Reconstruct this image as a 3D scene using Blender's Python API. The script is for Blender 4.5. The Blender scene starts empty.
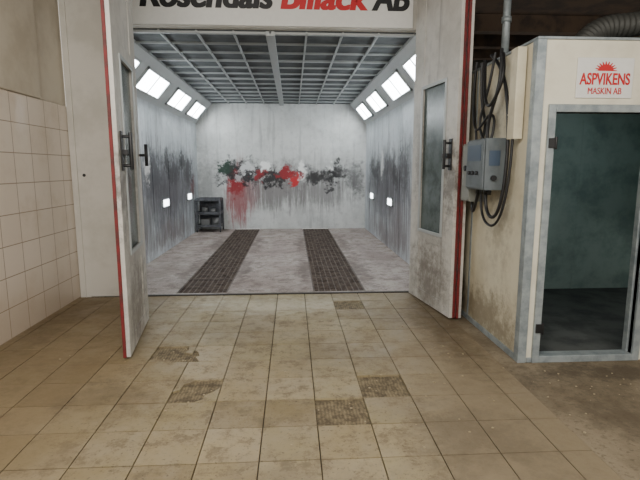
import bpy, bmesh, math, random
from mathutils import Vector, Matrix
random.seed(4)
S=bpy.context.scene
COL=S.collection

# ---------------------------------------------------------------- materials
def lin(c):
    return tuple(((v/255)/12.92 if v/255<=0.04045 else ((v/255+0.055)/1.055)**2.4) for v in c)+(1,)
class NT:
    def __init__(s,name):
        s.m=bpy.data.materials.new(name); s.m.use_nodes=True
        s.t=s.m.node_tree; s.b=s.t.nodes['Principled BSDF']
        s.co=s.t.nodes.new('ShaderNodeTexCoord').outputs['Object']
    def n(s,k,**kw):
        x=s.t.nodes.new(k)
        for a,b in kw.items(): setattr(x,a,b)
        return x
    def l(s,a,b): s.t.links.new(a,b)
    def noise(s,scale,detail=5,rough=.6,vec=None,stretch=None):
        x=s.n('ShaderNodeTexNoise'); x.inputs['Scale'].default_value=scale
        x.inputs['Detail'].default_value=detail; x.inputs['Roughness'].default_value=rough
        v=vec or s.co
        if stretch:
            mp=s.n('ShaderNodeMapping'); mp.inputs['Scale'].default_value=stretch; s.l(v,mp.inputs['Vector']); v=mp.outputs[0]
        s.l(v,x.inputs['Vector']); return x
    def math(s,op,a,b=None,clamp=False):
        x=s.n('ShaderNodeMath',operation=op,use_clamp=clamp)
        for i,v in enumerate((a,b)):
            if v is None: continue
            if isinstance(v,(int,float)): x.inputs[i].default_value=v
            else: s.l(v,x.inputs[i])
        return x.outputs[0]
    def rng(s,v,a,b,c=0,d=1):
        x=s.n('ShaderNodeMapRange'); x.interpolation_type='SMOOTHSTEP'
        s.l(v,x.inputs[0])
        for i,q in enumerate((a,b,c,d)): x.inputs[i+1].default_value=q
        return x.outputs[0]
    def mix(s,f,a,b):
        x=s.n('ShaderNodeMix',data_type='RGBA')
        if isinstance(f,(int,float)): x.inputs[0].default_value=f
        else: s.l(f,x.inputs[0])
        for i,v in ((6,a),(7,b)):
            if isinstance(v,tuple): x.inputs[i].default_value=lin(v) if len(v)==3 else v
            else: s.l(v,x.inputs[i])
        return x.outputs[2]
    def bump(s,h,st=.3,dist=.01):
        x=s.n('ShaderNodeBump'); x.inputs['Strength'].default_value=st; x.inputs['Distance'].default_value=dist
        s.l(h,x.inputs['Height']); s.l(x.outputs[0],s.b.inputs['Normal'])
    def color(s,c):
        if isinstance(c,tuple): s.b.inputs['Base Color'].default_value=lin(c)
        else: s.l(c,s.b.inputs['Base Color'])

def simple(name,c,rough=.5,metal=0,c2=None,scale=6,bump=0,lo=.4,hi=.65,amt=1):
    t=NT(name); t.b.inputs['Roughness'].default_value=rough; t.b.inputs['Metallic'].default_value=metal
    if c2:
        nz=t.noise(scale,6,.65); f=t.rng(nz.outputs[0],lo,hi,0,amt); t.color(t.mix(f,c,c2))
        if bump: t.bump(nz.outputs[0],bump)
    else:
        nz=t.noise(scale*3); f=t.rng(nz.outputs[0],.3,.7,0,.12)
        t.color(t.mix(f,c,tuple(int(v*.8) for v in c)))
    return t.m
def emis(name,c,st):
    m=bpy.data.materials.new(name); m.use_nodes=True; b=m.node_tree.nodes['Principled BSDF']
    b.inputs['Base Color'].default_value=lin(c); b.inputs['Emission Color'].default_value=lin(c)
    b.inputs['Emission Strength'].default_value=st
    return m
def apply_blobs(t,c,blobs,ws=2.6,fs=11,famp=1.1,stretch=None):
    wn=t.noise(ws,7,.72); fn=t.noise(fs,6,.75,stretch=stretch)
    fo=t.math('MULTIPLY',t.math('SUBTRACT',fn.outputs[0],.5),famp*2)
    for (ce,ra,cl,sg,ed,wp) in blobs:
        a=t.n('ShaderNodeVectorMath',operation='SUBTRACT'); t.l(wn.outputs['Color'],a.inputs[0]); a.inputs[1].default_value=(.5,.5,.5)
        b=t.n('ShaderNodeVectorMath',operation='SCALE'); t.l(a.outputs[0],b.inputs[0]); b.inputs['Scale'].default_value=wp*1.6
        d=t.n('ShaderNodeVectorMath',operation='ADD'); t.l(t.co,d.inputs[0]); t.l(b.outputs[0],d.inputs[1])
        e=t.n('ShaderNodeVectorMath',operation='SUBTRACT'); t.l(d.outputs[0],e.inputs[0]); e.inputs[1].default_value=ce
        g=t.n('ShaderNodeVectorMath',operation='DIVIDE'); t.l(e.outputs[0],g.inputs[0]); g.inputs[1].default_value=ra
        h=t.n('ShaderNodeVectorMath',operation='LENGTH'); t.l(g.outputs[0],h.inputs[0])
        f=t.rng(t.math('ADD',h.outputs['Value'],fo),1.1,1-ed,0,sg)
        c=t.mix(f,c,cl)
    return c
def painted(name,base,base2,blobs,rough=.45,streak=.45,fs=11,stretch=None,drips=None):
    """over-sprayed sheet wall; blobs=(centre,radii,colour,strength,edge,warp)"""
    t=NT(name); t.b.inputs['Roughness'].default_value=rough
    n1=t.noise(1.3,8,.65); n2=t.noise(9,5,.7)
    c=t.mix(t.rng(n1.outputs[0],.38,.68),base,base2)
    c=t.mix(t.rng(n2.outputs[0],.45,.8,0,.35),c,tuple(int(v*.7) for v in base2))
    st=t.noise(5,5,.65,stretch=(1.5,1.5,.12))
    c=t.mix(t.rng(st.outputs[0],.52,.72,0,streak),c,tuple(int(v*.66) for v in base2))
    if drips: c=apply_blobs(t,c,drips,2.2,10,1.3,(1.6,1.6,.12))
    c=apply_blobs(t,c,blobs,fs=fs,stretch=stretch)
    t.color(c); t.bump(n2.outputs[0],.05)
    return t.m

# ---------------------------------------------------------------- mesh tools
def box(bm,a,b,mi=0,M=None):
    x0,y0,z0=a; x1,y1,z1=b
    vs=[bm.verts.new(Vector(p)) for p in ((x0,y0,z0),(x1,y0,z0),(x1,y1,z0),(x0,y1,z0),(x0,y0,z1),(x1,y0,z1),(x1,y1,z1),(x0,y1,z1))]
    if M:
        for v in vs: v.co=M@v.co
    for q in ((3,2,1,0),(4,5,6,7),(0,1,5,4),(1,2,6,5),(2,3,7,6),(3,0,4,7)):
        f=bm.faces.new([vs[i] for i in q]); f.material_index=mi
def poly(bm,pts,mi=0):
    f=bm.faces.new([bm.verts.new(Vector(p)) for p in pts]); f.material_index=mi; return f
def prism(bm,pts,z0,z1,mi=0):
    b=[bm.verts.new((p[0],p[1],z0)) for p in pts]; t=[bm.verts.new((p[0],p[1],z1)) for p in pts]
    fs=[bm.faces.new(t),bm.faces.new(b[::-1])]
    n=len(pts)
    for i in range(n): fs.append(bm.faces.new((b[i],b[(i+1)%n],t[(i+1)%n],t[i])))
    for f in fs: f.material_index=mi
    return fs
def cyl(bm,p0,p1,r,mi=0,seg=16,r2=None):
    p0=Vector(p0);p1=Vector(p1); d=(p1-p0); q=d.to_track_quat('Z','Y').to_matrix().to_4x4()
    M=Matrix.Translation((p0+p1)/2)@q
    res=bmesh.ops.create_cone(bm,cap_ends=True,segments=seg,radius1=r,radius2=r if r2 is None else r2,depth=d.length,matrix=M)
    for v in res['verts']:
        for f in v.link_faces: f.material_index=mi; f.smooth=len(f.verts)==4
def fin(name,bm,mats,parent=None,bev=0,M=None):
    bmesh.ops.recalc_face_normals(bm,faces=bm.faces)
    me=bpy.data.meshes.new(name); bm.to_mesh(me); bm.free()
    for m in mats: me.materials.append(m)
    o=bpy.data.objects.new(name,me); COL.objects.link(o)
    if parent: o.parent=parent
    if M: o.matrix_local=M
    if bev:
        md=o.modifiers.new('bevel','BEVEL'); md.width=bev; md.segments=2; md.limit_method='ANGLE'
    return o
def empty(name,loc=(0,0,0)):
    e=bpy.data.objects.new(name,None); COL.objects.link(e); e.location=loc; e.empty_display_size=.1; return e
def cable(name,pts,r,mat,parent=None):
    cu=bpy.data.curves.new(name,'CURVE'); cu.dimensions='3D'; cu.bevel_depth=r; cu.bevel_resolution=3; cu.resolution_u=8
    sp=cu.splines.new('NURBS'); sp.points.add(len(pts)-1)
    for i,p in enumerate(pts): sp.points[i].co=(*p,1)
    sp.use_endpoint_u=True; sp.order_u=4; cu.materials.append(mat)
    o=bpy.data.objects.new(name,cu); COL.objects.link(o)
    if parent: o.parent=parent
    return o

XL,XR,YF,YB=-2.30,1.83,5.65,11.85     # booth interior
ZC,ZW=3.02,2.55
# ---------------------------------------------------------------- palette
M_red=simple('red_edge_seal',(118,30,32),.65,0,(78,36,34),7)
M_dark=simple('black_plastic',(22,22,24),.45)
M_galv=simple('galvanised_steel',(158,166,168),.4,.25,(118,128,132),7,0,.35,.7)
M_alu=simple('pale_steel',(176,180,180),.45,.2)
M_cream=simple('cream_cabin_panel',(222,217,198),.5,0,(208,202,182),2.5)
M_glass=simple('dusty_glass',(92,102,100),.25,0,(62,72,70),5)
t=NT('dusty_cream_panel'); t.b.inputs['Roughness'].default_value=.6
n1=t.noise(2.2,7,.7); c=t.mix(t.rng(n1.outputs[0],.4,.65,0,.6),(210,203,180),(182,172,146))
c=apply_blobs(t,c,[((1.75,4.2,.15),(1,1.6,.35),(112,98,74),.75,.9,.5),((1.75,3.9,1.1),(1,.3,.6),(130,120,98),.5,.9,.6),((1.75,4.3,1.9),(1,.5,.3),(96,92,82),.5,.9,.6)])
t.color(c); M_side=t.m

# ---------------------------------------------------------------- floor
t=NT('beige_floor_tile'); t.b.inputs['Specular IOR Level'].default_value=.35
at=t.n('ShaderNodeVertexColor'); at.layer_name='tint'
n1=t.noise(1.5,9,.72); n2=t.noise(7,8,.78); n3=t.noise(45,4,.65); n4=t.noise(3.5,8,.8)
c=t.mix(t.rng(n1.outputs[0],.38,.66,0,.7),at.outputs[0],(154,142,120))
c=t.mix(t.rng(n4.outputs[0],.49,.61,0,.55),c,(124,111,90))
c=t.mix(t.rng(n2.outputs[0],.50,.64,0,.6),c,(112,100,80))
c=t.mix(t.rng(n3.outputs[0],.57,.69,0,.65),c,(76,67,53))
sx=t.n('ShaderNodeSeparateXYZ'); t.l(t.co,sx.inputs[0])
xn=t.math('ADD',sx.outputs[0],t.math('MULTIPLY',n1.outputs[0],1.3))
c=t.mix(t.rng(xn,1.0,1.9,0,.92),c,(136,122,99))
c=t.mix(t.rng(xn,0,-1.1,0,.78),c,(124,107,80))  # browner to the left: dirt, plus shade painted into the tile colour
c=apply_blobs(t,c,[((1.45,4.3,0),(.35,1.4,1),(94,80,60),.8,.9,.6),((-2.3,4.8,0),(.3,1.2,1),(98,82,60),.6,.9,.5),((-.2,5.1,0),(1.4,.45,1),(210,203,185),.4,.9,.5),  # pale blob before the threshold: booth light spill painted into the tiles
   ((1.0,2.5,0),(.5,.5,1),(106,94,76),.65,.9,.8),((-1.2,3.0,0),(.5,.3,1),(98,84,64),.5,.9,.6),((.3,3.6,0),(.4,.5,1),(116,104,84),.5,.9,.8),((-.3,1.9,0),(1.0,.4,1),(114,103,86),.5,.9,.8),
   ((-.7,4.3,0),(.5,.3,1),(124,112,90),.45,.9,.8),((1.0,4.7,0),(.4,.3,1),(118,106,86),.5,.9,.8)],1.8,9,.9)
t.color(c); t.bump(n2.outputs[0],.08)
t.l(t.rng(n4.outputs[0],.35,.65,.42,.8),t.b.inputs['Roughness'])
M_tile=t.m
t=NT('tile_adhesive'); t.b.inputs['Roughness'].default_value=.95
n=t.noise(18,6,.7); w=t.n('ShaderNodeTexWave'); w.inputs['Scale'].default_value=14; w.inputs['Distortion'].default_value=4; t.l(t.co,w.inputs['Vector'])
c=t.mix(t.rng(n.outputs[0],.35,.65),(140,126,98),(88,77,59)); c=t.mix(t.rng(w.outputs[0],.2,.8,0,.4),c,(78,67,50)); t.color(c); t.bump(n.outputs[0],.6)
M_adh=t.m
t=NT('grout'); n=t.noise(8,6); t.color(t.mix(t.rng(n.outputs[0],.35,.65),(96,86,70),(66,57,45))); t.b.inputs['Roughness'].default_value=.9
M_grout=t.m
t=NT('worn_concrete'); t.b.inputs['Roughness'].default_value=.85
n1=t.noise(1.6,9,.7); n2=t.noise(30,5,.7); v=t.n('ShaderNodeTexVoronoi'); v.inputs['Scale'].default_value=45; t.l(t.co,v.inputs['Vector'])
c=t.mix(t.rng(n1.outputs[0],.35,.68),(140,127,105),(106,93,73)); c=t.mix(t.rng(n2.outputs[0],.50,.68,0,.65),c,(84,73,57))
c=t.mix(t.rng(v.outputs[0],.14,.04,0,.45),c,(176,163,140))
c=apply_blobs(t,c,[((2.6,3.2,0),(1.6,.25,1),(76,65,50),.8,.9,.5),((2.0,2.6,0),(.5,.4,1),(84,72,55),.65,.9,.8),((3,2.2,0),(.6,.3,1),(92,79,61),.6,.9,.8)])
t.color(c); t.bump(n2.outputs[0],.3)
M_conc=t.m
t=NT('booth_floor_paint'); t.b.inputs['Roughness'].default_value=.65
n1=t.noise(1.1,9,.72); n2=t.noise(5,9,.8); n3=t.noise(32,4,.65)
c=t.mix(t.rng(n1.outputs[0],.35,.65),(172,161,154),(143,128,121)); c=t.mix(t.rng(n2.outputs[0],.46,.60,0,.8),c,(106,90,84)); c=t.mix(t.rng(n3.outputs[0],.56,.68,0,.5),c,(200,193,186))
c=apply_blobs(t,c,[((G,y,0),(.16,1.5,1),(84,70,64),.7,.9,.5) for G in (-1.5,-.72,.18,1.0) for y in (7,9.5)]+[((-.28,8.5,0),(.3,2,1),(134,118,114),.5,.9,.6),((-1.9,7,0),(.4,1,1),(118,106,98),.6,.9,.6),((1.4,8,0),(.3,2,1),(120,104,100),.5,.9,.6)])
t.color(c); t.bump(n2.outputs[0],.15); M_bfl=t.m

G0,G1,G2,G3=-1.42,-.80,.25,.90   # grate edges
floor=empty('floor')
bm=bmesh.new()
X0,Y0,TX,TY=.137,2.60,.32,.33
xe=1.60
box(bm,(-2.5,-2.5,-.2),(xe,5.57,-.016),0)
box(bm,(xe,-2.5,-.2),(5,5.57,-.001),1)
fin('floor_slab',bm,[M_grout,M_conc],floor)
bm=bmesh.new()
cl=bm.loops.layers.color.new('tint')
def tint(fs,c):
    for f in fs:
        for lp in f.loops: lp[cl]=lin(c)
missing={(0,0),(1,1),(1,7)}
broken={(-4,3):[[(.0,.0),(.62,.0),(.5,.14),(.30,.10),(.12,.2),(0,.12)],[(1,1),(.8,1),(.86,.8),(.78,.62),(1,.5)]],
        (-3,1):[[(0,1),(0,.45),(.12,.55),(.16,.8),(.4,1)],[(1,0),(1,.62),(.86,.4),(.72,.3),(.7,.1),(.56,0)]],
        (-3,3):[[(.25,0),(1,0),(1,1),(.0,1),(0,.75),(.12,.6),(.2,.35),(.1,.3)]]}
g=.0035
tl=[(202,193,170),(206,198,176),(198,189,165),(200,192,169),(208,200,180),(190,180,155)]
for i in range(-9,5):
    for j in range(-14,9):
        x0=X0+i*TX+g; x1=X0+(i+1)*TX-g; y0=Y0+j*TY+g; y1=Y0+(j+1)*TY-g
        x0=max(x0,-2.498); x1=min(x1,xe-.002)
        if x1<=x0: continue
        c=random.choice(tl)
        if (i,j) in missing:
            continue
        if (i,j) in broken:
            for pg in broken[(i,j)]:
                pts=[(x0+(x1-x0)*a,y0+(y1-y0)*b) for a,b in pg]
                tint(prism(bm,pts,-.016,0),c)
            continue
        z=random.uniform(-.0008,.0008)
        tint(prism(bm,[(x0,y0),(x1,y0),(x1,y1),(x0,y1)],-.016,z),c)
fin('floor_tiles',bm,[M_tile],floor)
bm=bmesh.new()
for (i,j) in list(missing)+list(broken):
    x0=X0+i*TX; y0=Y0+j*TY
    box(bm,(x0,y0,-.018),(x0+TX,y0+TY,-.012),0)
fin('exposed_adhesive',bm,[M_adh],floor)
bm=bmesh.new()
for a,b in ((XL-.08,G0),(G1,G2),(G3,XR+.08)): box(bm,(a,5.60,-.2),(b,YB+.1,0),0)
for a,b in ((G0,G1),(G2,G3)):
    box(bm,(a,5.60,-.4),(b,YB+.1,-.30),1)
    box(bm,(a,5.60,-.3),(b,5.68,0),0)
M_pit=simple('pit_dirt',(38,30,26),.9)
fin('booth_floor',bm,[M_bfl,M_pit],floor)
bm=bmesh.new(); box(bm,(-2.0,5.56,-.02),(1.5,5.605,.012),0); fin('door_threshold',bm,[simple('dark_threshold',(52,46,42),.5,.4)],None,.003)
M_grate=simple('rusty_grate_steel',(104,92,84),.6,.2,(62,50,43),9)
for a,b in ((G0,G1),(G2,G3)):
    bm=bmesh.new(); y=5.69
    n=8; pl=(YB-5.70)/n
    for k in range(n):
        ya=5.69+k*pl; yb=ya+pl-.01
        for xx in (a+.005,b-.02): box(bm,(xx,ya,-.04),(xx+.015,yb,-.002))
        for yy in (ya,yb-.015): box(bm,(a+.005,yy,-.04),(b-.005,yy+.015,-.0025))
        m=int(pl/.052)
        for q in range(1,m): 
            yy=ya+q*pl/m; box(bm,(a+.01,yy,-.035),(b-.01,yy+.012,-.004))
    for q in range(1,9):
        xx=a+q*(b-a)/9; box(bm,(xx-.006,5.69,-.037),(xx+.006,YB-.02,-.006))
    fin('floor_grate',bm,[M_grate])

# ---------------------------------------------------------------- outside walls
t=NT('glazed_wall_tile'); t.b.inputs['Roughness'].default_value=.25
sx=t.n('ShaderNodeSeparateXYZ'); t.l(t.co,sx.inputs[0]); cb=t.n('ShaderNodeCombineXYZ')
t.l(sx.outputs[1],cb.inputs[0]); t.l(sx.outputs[2],cb.inputs[1])
br=t.n('ShaderNodeTexBrick'); br.offset=0; br.squash=1
for k,v in (('Scale',1),('Mortar Size',.005),('Mortar Smooth',.3),('Brick Width',.30),('Row Height',.273)): br.inputs[k].default_value=v
br.inputs['Color1'].default_value=lin((232,220,206)); br.inputs['Color2'].default_value=lin((226,213,198)); br.inputs['Mortar'].default_value=lin((166,150,132))
t.l(cb.outputs[0],br.inputs['Vector'])
n=t.noise(2,6,.7); c=t.mix(t.rng(n.outputs[0],.45,.75,0,.4),br.outputs['Color'],(190,170,144))
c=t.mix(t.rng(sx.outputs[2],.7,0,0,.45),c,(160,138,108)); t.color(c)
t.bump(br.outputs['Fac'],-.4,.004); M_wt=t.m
M_plast=simple('painted_plaster',(206,197,180),.7,0,(188,178,160),1.5)
bm=bmesh.new()
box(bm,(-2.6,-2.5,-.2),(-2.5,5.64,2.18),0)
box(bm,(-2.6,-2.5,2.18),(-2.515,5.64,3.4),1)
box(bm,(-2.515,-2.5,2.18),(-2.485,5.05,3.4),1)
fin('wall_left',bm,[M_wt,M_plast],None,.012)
M_front=simple('front_panel_white',(216,212,203),.45,0,(200,196,186),1.8)
bm=bmesh.new()
box(bm,(-2.5,5.60,-.01),(-1.95,5.72,3.4),0)
box(bm,(1.45,5.60,0),(2.0,5.72,3.4),0)
box(bm,(-1.95,5.60,3.05),(1.45,5.72,3.4),0)
box(bm,(-2.49,5.585,-.01),(-2.43,5.60,3.39),0)
cyl(bm,(-2.36,5.595,1.42),(-2.36,5.602,1.42),.018,1)
fin('wall_front',bm,[M_front,M_dark],None)
M_wood=simple('dark_timber',(74,58,44),.8,0,(48,38,30),4)
M_dwall=simple('dark_back_wall',(66,62,56),.9,0,(44,41,38),2)
bm=bmesh.new()
box(bm,(-2.6,-.5,3.4),(5,8.0,3.5),0)
for y in (6.15,6.9,7.6): box(bm,(2.0,y,3.2),(5,y+.14,3.4),0)
fin('ceiling',bm,[M_wood])
bm=bmesh.new(); box(bm,(1.95,8.0,0),(5.1,8.1,3.5),0); fin('wall_back',bm,[M_dwall])
bm=bmesh.new(); box(bm,(5.0,-2.5,0),(5.1,8.0,3.5),0); fin('wall_right',bm,[M_plast])

# ---------------------------------------------------------------- booth shell
red=(146,20,32); blk=(22,22,26)
D=[((-.1,YB,1.0),(2.0,1,.7),(150,148,147),.65,.9,.8),
   ((-1.35,YB,.85),(.34,1,.85),(150,44,52),.75,.6,.3),
   ((-1.05,YB,.85),(.35,1,.5),(160,100,102),.6,.7,.3),
   ((-.4,YB,.95),(.9,1,.5),(104,98,98),.65,.7,.3),
   ((.8,YB,.95),(.8,1,.45),(112,108,108),.6,.7,.3)]
B=[((-.2,YB,1.34),(1.7,1,.34),(96,94,96),.75,.9,.8),
   ((-1.25,YB,1.42),(.70,1,.36),(34,34,38),1,.6,.7),
   ((-1.62,YB,1.48),(.20,1,.20),(22,56,42),.9,.4,.5),
   ((-1.36,YB,1.10),(.20,1,.38),red,.9,.6,.5),
   ((-1.1,YB,1.52),(.17,1,.15),(214,214,214),.9,.4,.5),
   ((-1.3,YB,1.3),(.15,1,.12),(190,190,190),.8,.4,.5),
   ((-.76,YB,1.34),(.22,1,.16),red,.95,.4,.6),
   ((-.45,YB,1.28),(.38,1,.26),blk,.95,.5,.7),
   ((-.20,YB,1.36),(.24,1,.20),red,1,.4,.6),
   ((.02,YB,1.22),(.14,1,.18),(196,34,42),1,.4,.6),
   ((.24,YB,1.40),(.18,1,.26),(244,244,242),1,.4,.4),
   ((-.64,YB,1.56),(.17,1,.13),(244,244,242),1,.4,.4),
   ((.62,YB,1.26),(.46,1,.20),blk,.9,.7,.7),
   ((1.08,YB,1.36),(.46,1,.18),blk,.9,.7,.6),
   ((1.6,YB,1.2),(.28,1,.55),(80,78,80),.75,.9,.6),
   ((-2.1,YB,1.2),(.4,1,1.0),(124,124,122),.5,.9,.6)]
rs=random.Random(11)
for _ in range(12):
    cc=rs.choice([blk,blk,(60,60,64),(236,236,234),(120,118,120),red])
    B.append(((rs.uniform(-1.8,1.4),YB,rs.gauss(1.32,.17)),(rs.uniform(.06,.15),1,rs.uniform(.05,.12)),cc,.85,.5,.6))
M_bb=painted('oversprayed_back_sheet',(214,215,213),(192,193,191),B,fs=8,drips=D)
Lb=[((XL,8.2,1.40),(1,.8,.45),(72,74,80),.85,.8,.9),((XL,7.75,1.55),(1,.18,.28),(236,236,234),.9,.5,.5),
    ((XL,9.5,1.45),(1,.7,.35),(54,54,60),.9,.8,.8),((XL,10.8,1.45),(1,.6,.45),(48,46,52),.9,.8,.8),((XL,9.0,1.6),(1,.25,.3),(34,34,38),.9,.6,.6),
    ((XL,10.2,1.6),(1,.35,.25),(34,34,38),.9,.6,.6),((XL,11.2,1.1),(1,.2,.25),(110,36,42),.7,.6,.6)]
Ld=[((XL,9.0,.95),(1,3.2,1.05),(112,112,117),.85,.9,.9),((XL,9.0,1.15),(1,3.4,.85),(78,78,84),.8,.9,.9),((XL,7.5,.55),(1,.8,.45),(120,118,116),.65,.9,.8),((XL,9.2,.25),(1,2.6,.35),(108,96,94),.75,.9,.8)]
Rb=[((XR,7.8,1.5),(1,.5,.5),(60,60,64),.85,.9,.8),((XR,9.0,1.55),(1,.8,.35),(66,64,68),.85,.8,.8),((XR,10.5,1.45),(1,.9,.3),(46,44,48),.9,.8,.8),
    ((XR,9.7,1.6),(1,.2,.3),(234,234,232),.8,.6,.5),((XR,8.5,1.35),(1,.3,.25),(34,32,36),.9,.6,.6)]
Rd=[((XR,9.2,.95),(1,3.0,1.0),(112,108,112),.85,.9,.9),((XR,9.0,1.15),(1,3.2,.85),(78,76,82),.8,.9,.9),((XR,8.0,.5),(1,1.2,.45),(120,110,110),.65,.9,.8),((XR,9.2,.2),(1,2.6,.35),(108,96,94),.75,.9,.6)]
M_bl=painted('oversprayed_sheet_left',(206,211,215),(184,190,194),Lb,streak=.6,drips=Ld)
M_br=painted('oversprayed_sheet_right',(206,211,215),(184,190,194),Rb,streak=.6,drips=Rd)
M_slope=simple('coffer_white',(186,190,191),.45)
bm=bmesh.new(); box(bm,(XL-.08,YF+.07,0),(XL,YB,ZW),0)
for y in (7.0,8.05,9.1,10.15,11.2): box(bm,(XL,y,0),(XL+.006,y+.03,ZW),0)
fin('wall_booth_left',bm,[M_bl])
bm=bmesh.new(); box(bm,(XR,YF+.07,0),(XR+.08,YB,ZW),0)
for y in (7.0,8.05,9.1,10.15,11.2): box(bm,(XR-.006,y,0),(XR,y+.03,ZW),0)
fin('wall_booth_right',bm,[M_br])
bm=bmesh.new(); box(bm,(XL-.08,YB,0),(XR+.08,YB+.08,ZC+.1),0)
for x in (-1.27,-.24,.79): box(bm,(x,YB-.006,0),(x+.02,YB,ZC),0)
fin('wall_booth_back',bm,[M_bb])
CX0,CX1=-1.90,1.43
bm=bmesh.new()
for (xa,xb) in ((XL,CX0),(XR,CX1)):
    prof=[(xa,ZW),(xb,ZC),(xb,ZC+.03),(xa,ZW+.03)]
    a=[bm.verts.new((p[0],YF+.07,p[1])) for p in prof]; b=[bm.verts.new((p[0],YB,p[1])) for p in prof]
    bm.faces.new(a); bm.faces.new(b[::-1])
    for i in range(4): bm.faces.new((a[i],b[i],b[(i+1)%4],a[(i+1)%4]))
fin('trim_1',bm,[M_slope])
M_filt=simple('ceiling_filter_cloth',(88,92,94),.9,0,(66,70,72),3)
bm=bmesh.new()
box(bm,(CX0-.02,YF+.07,ZC+.02),(CX1+.02,YB,ZC+.08),0)
nx=8
for i in range(nx+1):
    x=CX0+(CX1-CX0)*i/nx; w=.022
    box(bm,(x-w/2,YF+.07,ZC-.005),(x+w/2,YB,ZC+.03),1)
box(bm,(-.235-.05,YF+.07,ZC-.03),(-.235+.05,YB,ZC+.02),1)
k=0; y=YF+.12
while y<YB:
    w=.05 if k%3==0 else .016
    box(bm,(CX0,y-w/2,ZC-.006),(CX1,y+w/2,ZC+.028),1); y+=.47; k+=1
fin('ceiling_booth',bm,[M_filt,simple('filter_grid_frame',(164,168,168),.5)])
M_tube=emis('lit_diffuser',(244,252,255),20)
M_low=emis('lit_low_diffuser',(244,252,255),9)
def slope_light(side,y0,y1):
    xa,xb=(XL,CX0) if side<0 else (XR,CX1)
    A=Vector((xa,0,ZW)); Bv=Vector((xb,0,ZC)); d=(Bv-A); L=d.length; d.normalize()
    nrm=Vector((-side*abs(d.z),0,-abs(d.x)))
    e=empty('ceiling_light',((xa+xb)/2,(y0+y1)/2,(ZW+ZC)/2))
    M=Matrix((( d.x,0,nrm.x,A.x),(0,1,0,0),(d.z,0,nrm.z,A.z),(0,0,0,1)))
    T=Matrix.Translation(-e.location)
    u0,u1=L*.16,L*.78
    bm=bmesh.new()
    box(bm,(u0,y0,0),(u1,y0+.035,.03)); box(bm,(u0,y1-.035,0),(u1,y1,.03)); box(bm,(u0,y0,0),(u0+.035,y1,.03)); box(bm,(u1-.035,y0,0),(u1,y1,.03))
    box(bm,(u0,(y0+y1)/2-.012,0),(u1,(y0+y1)/2+.012,.028))
    bm.transform(T@M); fin('frame',bm,[M_alu],e)
    bm=bmesh.new(); box(bm,(u0+.03,y0+.03,.002),(u1-.03,y1-.03,.016)); bm.transform(T@M); fin('diffuser',bm,[M_tube],e)
for sd in (-1,1):
    for a,b in ((5.85,6.70),(7.05,8.25),(8.8,9.95),(10.4,11.5)): slope_light(sd,a,b)
for sd,x in ((-1,XL),(1,XR)):
    for y in (6.7,8.75,10.75):
        e=empty('wall_light',(x,y,.88)); s=-sd
        bm=bmesh.new(); w=.22
        for a,b in (((0,-w,-.08),(s*.03,w,-.06)),((0,-w,.06),(s*.03,w,.08)),((0,-w,-.08),(s*.03,-w+.02,.08)),((0,w-.02,-.08),(s*.03,w,.08))):
            box(bm,(min(a[0],b[0]),a[1],a[2]),(max(a[0],b[0]),b[1],b[2]))
        fin('frame',bm,[M_alu],e)
        bm=bmesh.new(); box(bm,(min(0,s*.02),-w+.02,-.06),(max(0,s*.02),w-.02,.06)); fin('diffuser',bm,[M_low],e)

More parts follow.
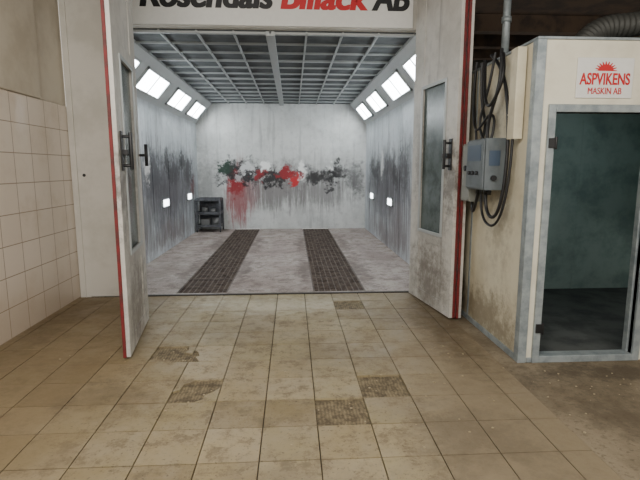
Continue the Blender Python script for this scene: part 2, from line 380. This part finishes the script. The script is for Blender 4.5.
# ---------------------------------------------------------------- folding doors
M_leaf=painted('door_leaf_paint',(206,203,196),(184,180,172),
   [((.5,0,1.0),(.55,1,1.0),(132,126,118),.55,.95,.5),((.12,0,1.35),(.2,1,.5),(86,80,74),.7,.9,.4),((.5,0,.25),(.6,1,.45),(100,90,79),.75,.9,.5),((.8,0,1.6),(.2,1,.5),(112,108,102),.55,.9,.5)],streak=.6)
def leaf(name,p0,p1,parent,H=3.34,handle=None,redend=(0,0),hside=1):
    p0=Vector((*p0,0));p1=Vector((*p1,0)); d=p1-p0; L=d.length; a=math.atan2(d.y,d.x)
    M=Matrix.Translation((p0.x,p0.y,.02))@Matrix.Rotation(a,4,'Z'); T=.025
    bm=bmesh.new()
    sw=.24
    box(bm,(0.0,-T,0),(sw,T,H)); box(bm,(L-sw,-T,0),(L,T,H))
    z0,z1=.80,2.33
    box(bm,(sw,-T,0),(L-sw,T,.12)); box(bm,(sw,-T+.008,.12),(L-sw,T-.008,.68)); box(bm,(sw,-T,.68),(L-sw,T,z0))
    box(bm,(sw,-T,z1),(L-sw,T,z1+.12)); box(bm,(sw,-T+.008,z1+.12),(L-sw,T-.008,H-.1)); box(bm,(sw,-T,H-.1),(L-sw,T,H))
    for q in (-1,1):
        ya,yb=sorted((q*T,q*(T+.012)))
        box(bm,(sw-.02,ya,z0-.02),(sw+.015,yb,z1+.02),1); box(bm,(L-sw-.015,ya,z0-.02),(L-sw+.02,yb,z1+.02),1)
        box(bm,(sw+.015,ya,z0-.02),(L-sw-.015,yb,z0+.015),1); box(bm,(sw+.015,ya,z1-.015),(L-sw-.015,yb,z1+.02),1)
    box(bm,(sw,-.006,z0),(L-sw,.006,z1),2)
    for k,xx in ((0,0),(1,L)):
        s=redend[k]
        if s:
            ya,yb=sorted((s*(T-.018),s*(T+.006))); sg=-1 if k==0 else 1
            xa,xb=sorted((xx-sg*.01,xx+sg*.012)); box(bm,(xa,ya,0),(xb,yb,H),3)
    for z in (.35,1.6,2.8): cyl(bm,(L+.004,-hside*T,z-.06),(L+.004,-hside*T,z+.06),.014,1,10)
    o=fin(name,bm,[M_leaf,M_alu,M_glass,M_red],parent,.003,M)
    if handle is not None:
        bm=bmesh.new(); hx=handle; s=hside
        for z in (1.50,1.72): cyl(bm,(hx,s*T,z),(hx,s*(T+.07),z),.012,0,10)
        cyl(bm,(hx,s*(T+.07),1.47),(hx,s*(T+.07),1.75),.015,0,12)
        box(bm,(hx-.03,min(s*T,s*(T+.012)),1.46),(hx+.03,max(s*T,s*(T+.012)),1.76),0)
        box(bm,(hx-.02,min(s*(T+.01),s*(T+.05)),1.58),(hx+.10,max(s*(T+.01),s*(T+.05)),1.62),0)
        fin(name+'_handle',bm,[M_dark],parent,.003,M)
    return o
d1=empty('folding_door')
leaf('leaf_1',(-1.31,3.66),(-1.46,4.66),d1,handle=.12,hside=-1,redend=(1,0))
leaf('leaf_2',(-1.50,4.70),(-1.90,5.53),d1,handle=None,hside=-1)
d2=empty('folding_door')
leaf('leaf_1',(1.575,4.49),(1.415,5.50),d2,handle=.10,hside=1,redend=(-1,0))
leaf('leaf_2',(1.645,4.48),(1.60,5.50),d2,hside=-1,redend=(1,0))
bm=bmesh.new(); cyl(bm,(-1.43,4.62,1.62),(-1.36,4.60,1.62),.013); cyl(bm,(-1.36,4.60,1.52),(-1.36,4.60,1.72),.016); fin('bolt_handle',bm,[M_dark],d1)

# ---------------------------------------------------------------- signs
def text(name,s,loc,size,mat,width,parent,bold=.006,shear=.0,ext=.002):
    cu=bpy.data.curves.new(name,'FONT'); cu.body=s; cu.size=size; cu.extrude=ext; cu.offset=bold; cu.shear=shear
    cu.materials.append(mat); o=bpy.data.objects.new(name,cu); COL.objects.link(o)
    bpy.context.view_layer.update(); w=o.dimensions.x
    o.scale=(width/w,1,1); o.rotation_euler=(math.radians(90),0,0); o.parent=parent; o.location=loc; return o
M_sign=simple('sign_board_white',(222,222,218),.4)
M_ink=simple('sign_black',(14,14,16),.5); M_rink=simple('sign_red',(196,20,28),.5)
e=empty('company_sign',(-.12,5.565,3.22))
bm=bmesh.new(); box(bm,(-1.62,0,-.165),(1.49,.03,.17)); fin('board',bm,[M_sign],e,.004)
for k in range(3):
    dx=k*.009; dy=-.003-k*.0004
    text('lettering_%d'%(k*3+1),'Rosendals',(-1.53+dx,dy,.02),.37,M_ink,1.43,e,.008,.18)
    text('lettering_%d'%(k*3+2),'Billack',(-.01+dx,dy,.02),.37,M_rink,.97,e,.008,.18)
    text('lettering_%d'%(k*3+3),'AB',(1.03+dx,dy,.02),.37,M_ink,.41,e,.008,.18)
e=empty('wall_sign',(2.25,3.42,2.14))
bm=bmesh.new(); box(bm,(-.21,0,-.14),(.21,.008,.14)); fin('board',bm,[M_sign],e,.003)
text('lettering_1','ASPVIKENS',(-.187,-.002,-.045),.112,M_rink,.374,e,.002)
text('lettering_2','MASKIN AB',(-.125,-.002,-.112),.065,M_rink,.25,e,.0)
bm=bmesh.new()
pts=[]
for i in range(41):
    a=math.pi*i/40; r=.066 if i%4<2 else .046; pts.append((math.cos(a)*r*1.25,-.002,.048+math.sin(a)*r))
poly(bm,pts); fin('sun_gear_emblem',bm,[M_rink],e)

# ---------------------------------------------------------------- cabin on the right
cab=empty('paint_mixing_cabin',(0,0,0))
M_int=simple('cabin_inner_wall',(158,178,173),.7,0,(124,145,141),2)
M_cfl=simple('cabin_inner_floor',(84,86,84),.7,0,(56,58,58),3)
CXa,CXb,CYa,CYb,CZ=1.75,4.2,3.43,5.55,2.40
OX0,OX1,OZ0,OZ1=1.905,2.66,.05,1.90
bm=bmesh.new(); w=.08
box(bm,(CXa,CYa,0),(OX0,CYa+w,CZ),0); box(bm,(OX1,CYa,0),(CXb,CYa+w,CZ),0); box(bm,(OX0,CYa,OZ1),(OX1,CYa+w,CZ),0); box(bm,(OX0,CYa,0),(OX1,CYa+w,OZ0),0)
fin('cabin_front_panels',bm,[M_cream],cab)
bm=bmesh.new(); box(bm,(CXa,CYa+w,0),(CXa+.06,CYb,CZ),0); fin('cabin_side_panel',bm,[M_side],cab)
bm=bmesh.new()
box(bm,(CXa+.06,CYa+w,.0),(CXa+.07,CYb-.05,CZ-.06),0); box(bm,(CXa+.06,CYb-.06,0),(CXb,CYb,CZ),0); box(bm,(CXb-.06,CYa+w,0),(CXb,CYb,CZ),0)
for x in (2.6,3.4): box(bm,(x,CYb-.066,0),(x+.03,CYb-.06,CZ),0)
fin('cabin_inner_walls',bm,[M_int],cab)
bm=bmesh.new(); box(bm,(CXa+.07,CYa+w,0),(CXb-.06,CYb-.06,.04),0); fin('cabin_floor_plate',bm,[M_cfl],cab)
bm=bmesh.new(); box(bm,(CXa-.012,CYa-.012,CZ),(CXb,CYb,CZ+.02),0); fin('cabin_roof',bm,[M_galv],cab,.004)
bm=bmesh.new()
box(bm,(CXa-.012,CYa-.012,0),(CXa+.055,CYa,CZ),0); box(bm,(CXa-.012,CYa,0),(CXa,CYa+.06,CZ),0)
box(bm,(CXa-.012,CYa+.06,0),(CXa,CYb,.05),0); box(bm,(CXa-.008,4.5,.05),(CXa,4.53,CZ),0)
fin('cabin_corner_trim',bm,[M_galv],cab,.002)
bm=bmesh.new(); q=.055
box(bm,(OX0-q,CYa-.02,0),(OX0,CYa+w,OZ1+q),0); box(bm,(OX1,CYa-.02,0),(OX1+q,CYa+w+.01,OZ1+q),0)
box(bm,(OX0,CYa-.02,OZ1),(OX1,CYa+w,OZ1+q),0); box(bm,(OX0,CYa-.02,0),(OX1,CYa+w,.055),0)
box(bm,(OX0,CYa+.03,.055),(OX0+.02,CYa+w,OZ1),0); box(bm,(OX1-.02,CYa+.03,.055),(OX1,CYa+w,OZ1),0)
box(bm,(CXa+.06,CYa-.01,0),(OX0-q,CYa,.04),0)
fin('cabin_door_frame',bm,[M_galv],cab,.004)
bm=bmesh.new()
for z in (.28,1.68):
    box(bm,(OX0-.045,CYa-.032,z-.035),(OX0+.005,CYa-.02,z+.035)); cyl(bm,(OX0+.006,CYa-.03,z-.045),(OX0+.006,CYa-.03,z+.045),.009)
box(bm,(OX1-.01,CYa-.035,1.20),(OX1+.03,CYa-.02,1.36))
fin('cabin_door_hinges',bm,[M_dark],cab,.002)
e=empty('cabin_fill_light',(3.0,4.4,CZ-.06)); bm=bmesh.new(); box(bm,(-.45,-.06,0),(.45,.06,.055)); fin('housing',bm,[M_alu],e,.004)  # unseen light fitting, added to brighten the cabin interior
bm=bmesh.new(); box(bm,(-.43,-.045,-.015),(.43,.045,0)); fin('diffuser',bm,[emis('cabin_fill_glow',(235,250,255),12)],e)
bm=bmesh.new(); box(bm,(CXa+.06,CYa+w,CZ-.006),(CXb-.06,CYb-.06,CZ-.001)); fin('cabin_inner_ceiling',bm,[M_int],cab)

# ---------------------------------------------------------------- electrics on cabin side
M_gbox=simple('control_box_grey',(98,106,110),.5,0,(84,92,96),6); M_bpan=simple('control_panel_blue',(62,78,98),.4)
X=CXa-.012
e=empty('electrical_control_box',(X,4.0,1.54))
bm=bmesh.new(); box(bm,(-.18,-.20,-.22),(0,.19,.20),0); box(bm,(-.195,-.19,-.21),(-.18,.18,.19),1); fin('housing',bm,[M_gbox,M_gbox],e,.008)
bm=bmesh.new(); box(bm,(-.199,-.14,.02),(-.194,.14,.15),0); box(bm,(-.15,-.204,-.02),(-.06,-.199,.10),0)
fin('control_panel',bm,[M_bpan],e)
bm=bmesh.new()
for yy in (-.08,0,.08): cyl(bm,(-.194,yy,-.08),(-.215,yy,-.08),.016)
cyl(bm,(-.11,-.20,-.12),(-.11,-.225,-.12),.022)
for yy in (-.12,-.04,.05,.13): cyl(bm,(-.1,yy,-.26),(-.1,yy,-.21),.016)
fin('switches',bm,[M_dark],e)
e=empty('junction_box',(X,4.32,1.5))
bm=bmesh.new(); box(bm,(-.14,-.11,-.30),(0,.10,.22),0); box(bm,(-.15,-.10,-.29),(-.14,.09,.21),0); cyl(bm,(-.15,-.02,0),(-.17,-.02,0),.025,1); fin('housing',bm,[simple('junction_box_grey',(132,134,128),.5),M_dark],e,.006)
e=empty('cable_trunking',(X,3.62,2.0))
bm=bmesh.new(); box(bm,(-.07,-.05,-.28),(0,.06,.385),0); box(bm,(-.074,-.05,-.1),(-.07,.06,-.09),0); fin('channel',bm,[M_side],e,.004)
cb=empty('cable_bundle')
def P(y,z,o=.05): return (X-o,y,z)
runs=[[P(4.3,2.42),P(4.28,2.1),P(4.2,1.95),P(4.12,1.85),P(4.1,1.74,.1)],
 [P(4.42,2.45),P(4.40,2.2,.08),P(4.32,1.9,.1),P(4.15,1.78,.12),P(4.0,2.0,.08),P(3.9,1.9,.06),P(3.9,1.74,.1)],
 [P(3.95,1.28,.1),P(3.95,1.15,.1),P(3.8,1.05,.1),P(3.68,1.2,.08),P(3.68,1.6,.05),P(3.72,2.0),P(3.85,2.3),P(4.1,2.44)],
 [P(4.05,1.28,.1),P(4.05,1.1,.1),P(3.85,.98,.1),P(3.64,1.1,.08),P(3.62,1.5,.05),P(3.62,1.74,.05)],
 [P(4.12,1.28,.1),P(4.2,1.1,.1),P(4.30,1.05,.08),P(4.32,1.2,.07)],
 [P(4.43,2.42),P(4.42,2.1,.06),P(4.38,1.9,.06),P(4.32,1.8,.06),P(4.32,1.72,.06)],
 [P(4.2,2.42,.06),P(4.1,2.1,.1),P(3.95,1.95,.12),P(3.8,2.1,.1),P(3.75,2.25,.08),P(3.85,2.4,.06)],
 [P(4.0,2.44,.06),P(4.02,2.2,.08),P(4.12,2.0,.1),P(4.2,1.85,.1),P(4.05,1.74,.1)],
 [P(3.88,2.44,.06),P(3.80,2.2,.08),P(3.9,2.0,.1),P(4.0,1.85,.1),P(3.98,1.74,.1)]]
for i,r in enumerate(runs): cable('cable_%d'%(i+1),r,.011 if i%2 else .014,M_dark,cb)
bm=bmesh.new(); cyl(bm,(2.02,4.6,2.42),(2.02,4.6,3.4),.035,0,20); cyl(bm,(2.02,4.6,2.42),(2.02,4.6,2.45),.07,0,20); cyl(bm,(2.02,4.6,2.85),(2.02,4.6,2.9),.045,0,20); fin('conduit_pipe',bm,[M_galv])
bm=bmesh.new()
ctrl=[Vector(p) for p in ((2.55,4.25,2.41),(2.57,4.25,2.58),(2.72,4.22,2.70),(3.0,4.2,2.74),(3.3,4.2,2.80),(3.6,4.2,3.0),(3.7,4.2,3.39))]
def cr(t):
    n=len(ctrl)-1; s=min(int(t*n),n-1); u=t*n-s
    p=[ctrl[max(0,min(n,s+k))] for k in (-1,0,1,2)]
    return .5*((2*p[1])+(p[2]-p[0])*u+(2*p[0]-5*p[1]+4*p[2]-p[3])*u*u+(3*p[1]-p[0]-3*p[2]+p[3])*u**3)
N=150; prev=None
for i in range(N+1):
    p=cr(i/N); tg=(cr(min(1,i/N+.01))-cr(max(0,i/N-.01))).normalized(); sd=tg.cross(Vector((0,1,0))).normalized(); up=Vector((0,1,0))
    r=.095+.006*(1 if i%4<2 else -1)
    ring=[bm.verts.new(p+sd*r*math.cos(2*math.pi*k/24)+up*r*math.sin(2*math.pi*k/24)) for k in range(24)]
    if prev:
        for k in range(24):
            f=bm.faces.new((prev[k],prev[(k+1)%24],ring[(k+1)%24],ring[k])); f.smooth=True
    prev=ring
fin('ventilation_duct',bm,[simple('duct_grey',(78,78,74),.6,.3)])

# ---------------------------------------------------------------- shelf cart in booth
e=empty('metal_shelf_cart',(-1.97,11.5,0))
M_cart=simple('cart_dark_steel',(92,94,100),.5,.1,(62,64,68),8)
bm=bmesh.new(); w,d,h=.27,.24,.78
for sx in (-1,1):
    for sy in (-1,1): box(bm,(sx*w-.018,sy*d-.018,.07),(sx*w+.018,sy*d+.018,h))
for z in (.12,.42,.74):
    box(bm,(-w,-d,z),(w,d,z+.02)); box(bm,(-w,-d-.006,z),(w,-d+.01,z+.06)); box(bm,(-w,d-.01,z),(w,d+.006,z+.06))
    box(bm,(-w-.006,-d,z),(-w+.01,d,z+.06)); box(bm,(w-.01,-d,z),(w+.006,d,z+.06))
box(bm,(-w,d-.004,.12),(w,d+.004,.74))
fin('shelf_frame',bm,[M_cart],e,.003)
bm=bmesh.new()
for sx in (-1,1):
    for sy in (-1,1): cyl(bm,(sx*w-.015,sy*d,.036),(sx*w+.015,sy*d,.036),.035)
fin('castors',bm,[M_dark],e)
bm=bmesh.new()
cyl(bm,(-.12,0,.44),(-.12,0,.58),.07); cyl(bm,(.08,-.05,.44),(.08,-.05,.55),.06); box(bm,(-.2,-.1,.14),(.0,.1,.3)); cyl(bm,(.12,0,.14),(.12,0,.32),.08)
fin('paint_tins',bm,[simple('tin_grey',(130,130,130),.4,.3)],e)

bm=bmesh.new()
for _ in range(150):
    i=random.choice([(-.75,3.2),(-1.0,3.7),(.6,3.1),(.3,2.7),(1.2,3.2),(1.9,2.9),(2.3,2.9),(1.3,4.0)])
    x=i[0]+random.gauss(0,.3); y=i[1]+random.gauss(0,.22); r=random.uniform(.003,.010)
    if y>3.36 and x>1.6: continue
    if x<-2.4: continue
    res=bmesh.ops.create_icosphere(bm,subdivisions=1,radius=r,matrix=Matrix.Translation((x,y,r*.35))@Matrix.Diagonal((1,random.uniform(.6,1.2),.5,1)))
fin('tile_debris',bm,[simple('debris',(168,154,126),.9)])

# ---------------------------------------------------------------- lighting
w=bpy.data.worlds.new('world'); S.world=w; w.use_nodes=True
w.node_tree.nodes['Background'].inputs[0].default_value=(1,.965,.91,1); w.node_tree.nodes['Background'].inputs[1].default_value=1.4
def area(name,loc,rot,sx,sy,en,col):
    l=bpy.data.lights.new(name,'AREA'); l.shape='RECTANGLE'; l.size=sx; l.size_y=sy; l.energy=en; l.color=col
    o=bpy.data.objects.new(name,l); o.location=loc; o.rotation_euler=[math.radians(a) for a in rot]; COL.objects.link(o)
area('hall_fill_light',(-.8,.8,3.3),(50,0,0),2.2,.5,150,(1,.95,.87))  # unseen fill lights, added to brighten the hall side
area('hall_fill_light',(2.4,-.5,3.3),(40,0,0),2.4,.5,95,(1,.95,.87))

cam=bpy.data.cameras.new('camera'); cam.sensor_width=36; cam.lens=475/640*36; cam.clip_end=100
o=bpy.data.objects.new('camera',cam); COL.objects.link(o); o.location=(0,0,1.5)
o.rotation_euler=(math.radians(90-8.6),0,-math.radians(3.34)); S.camera=o
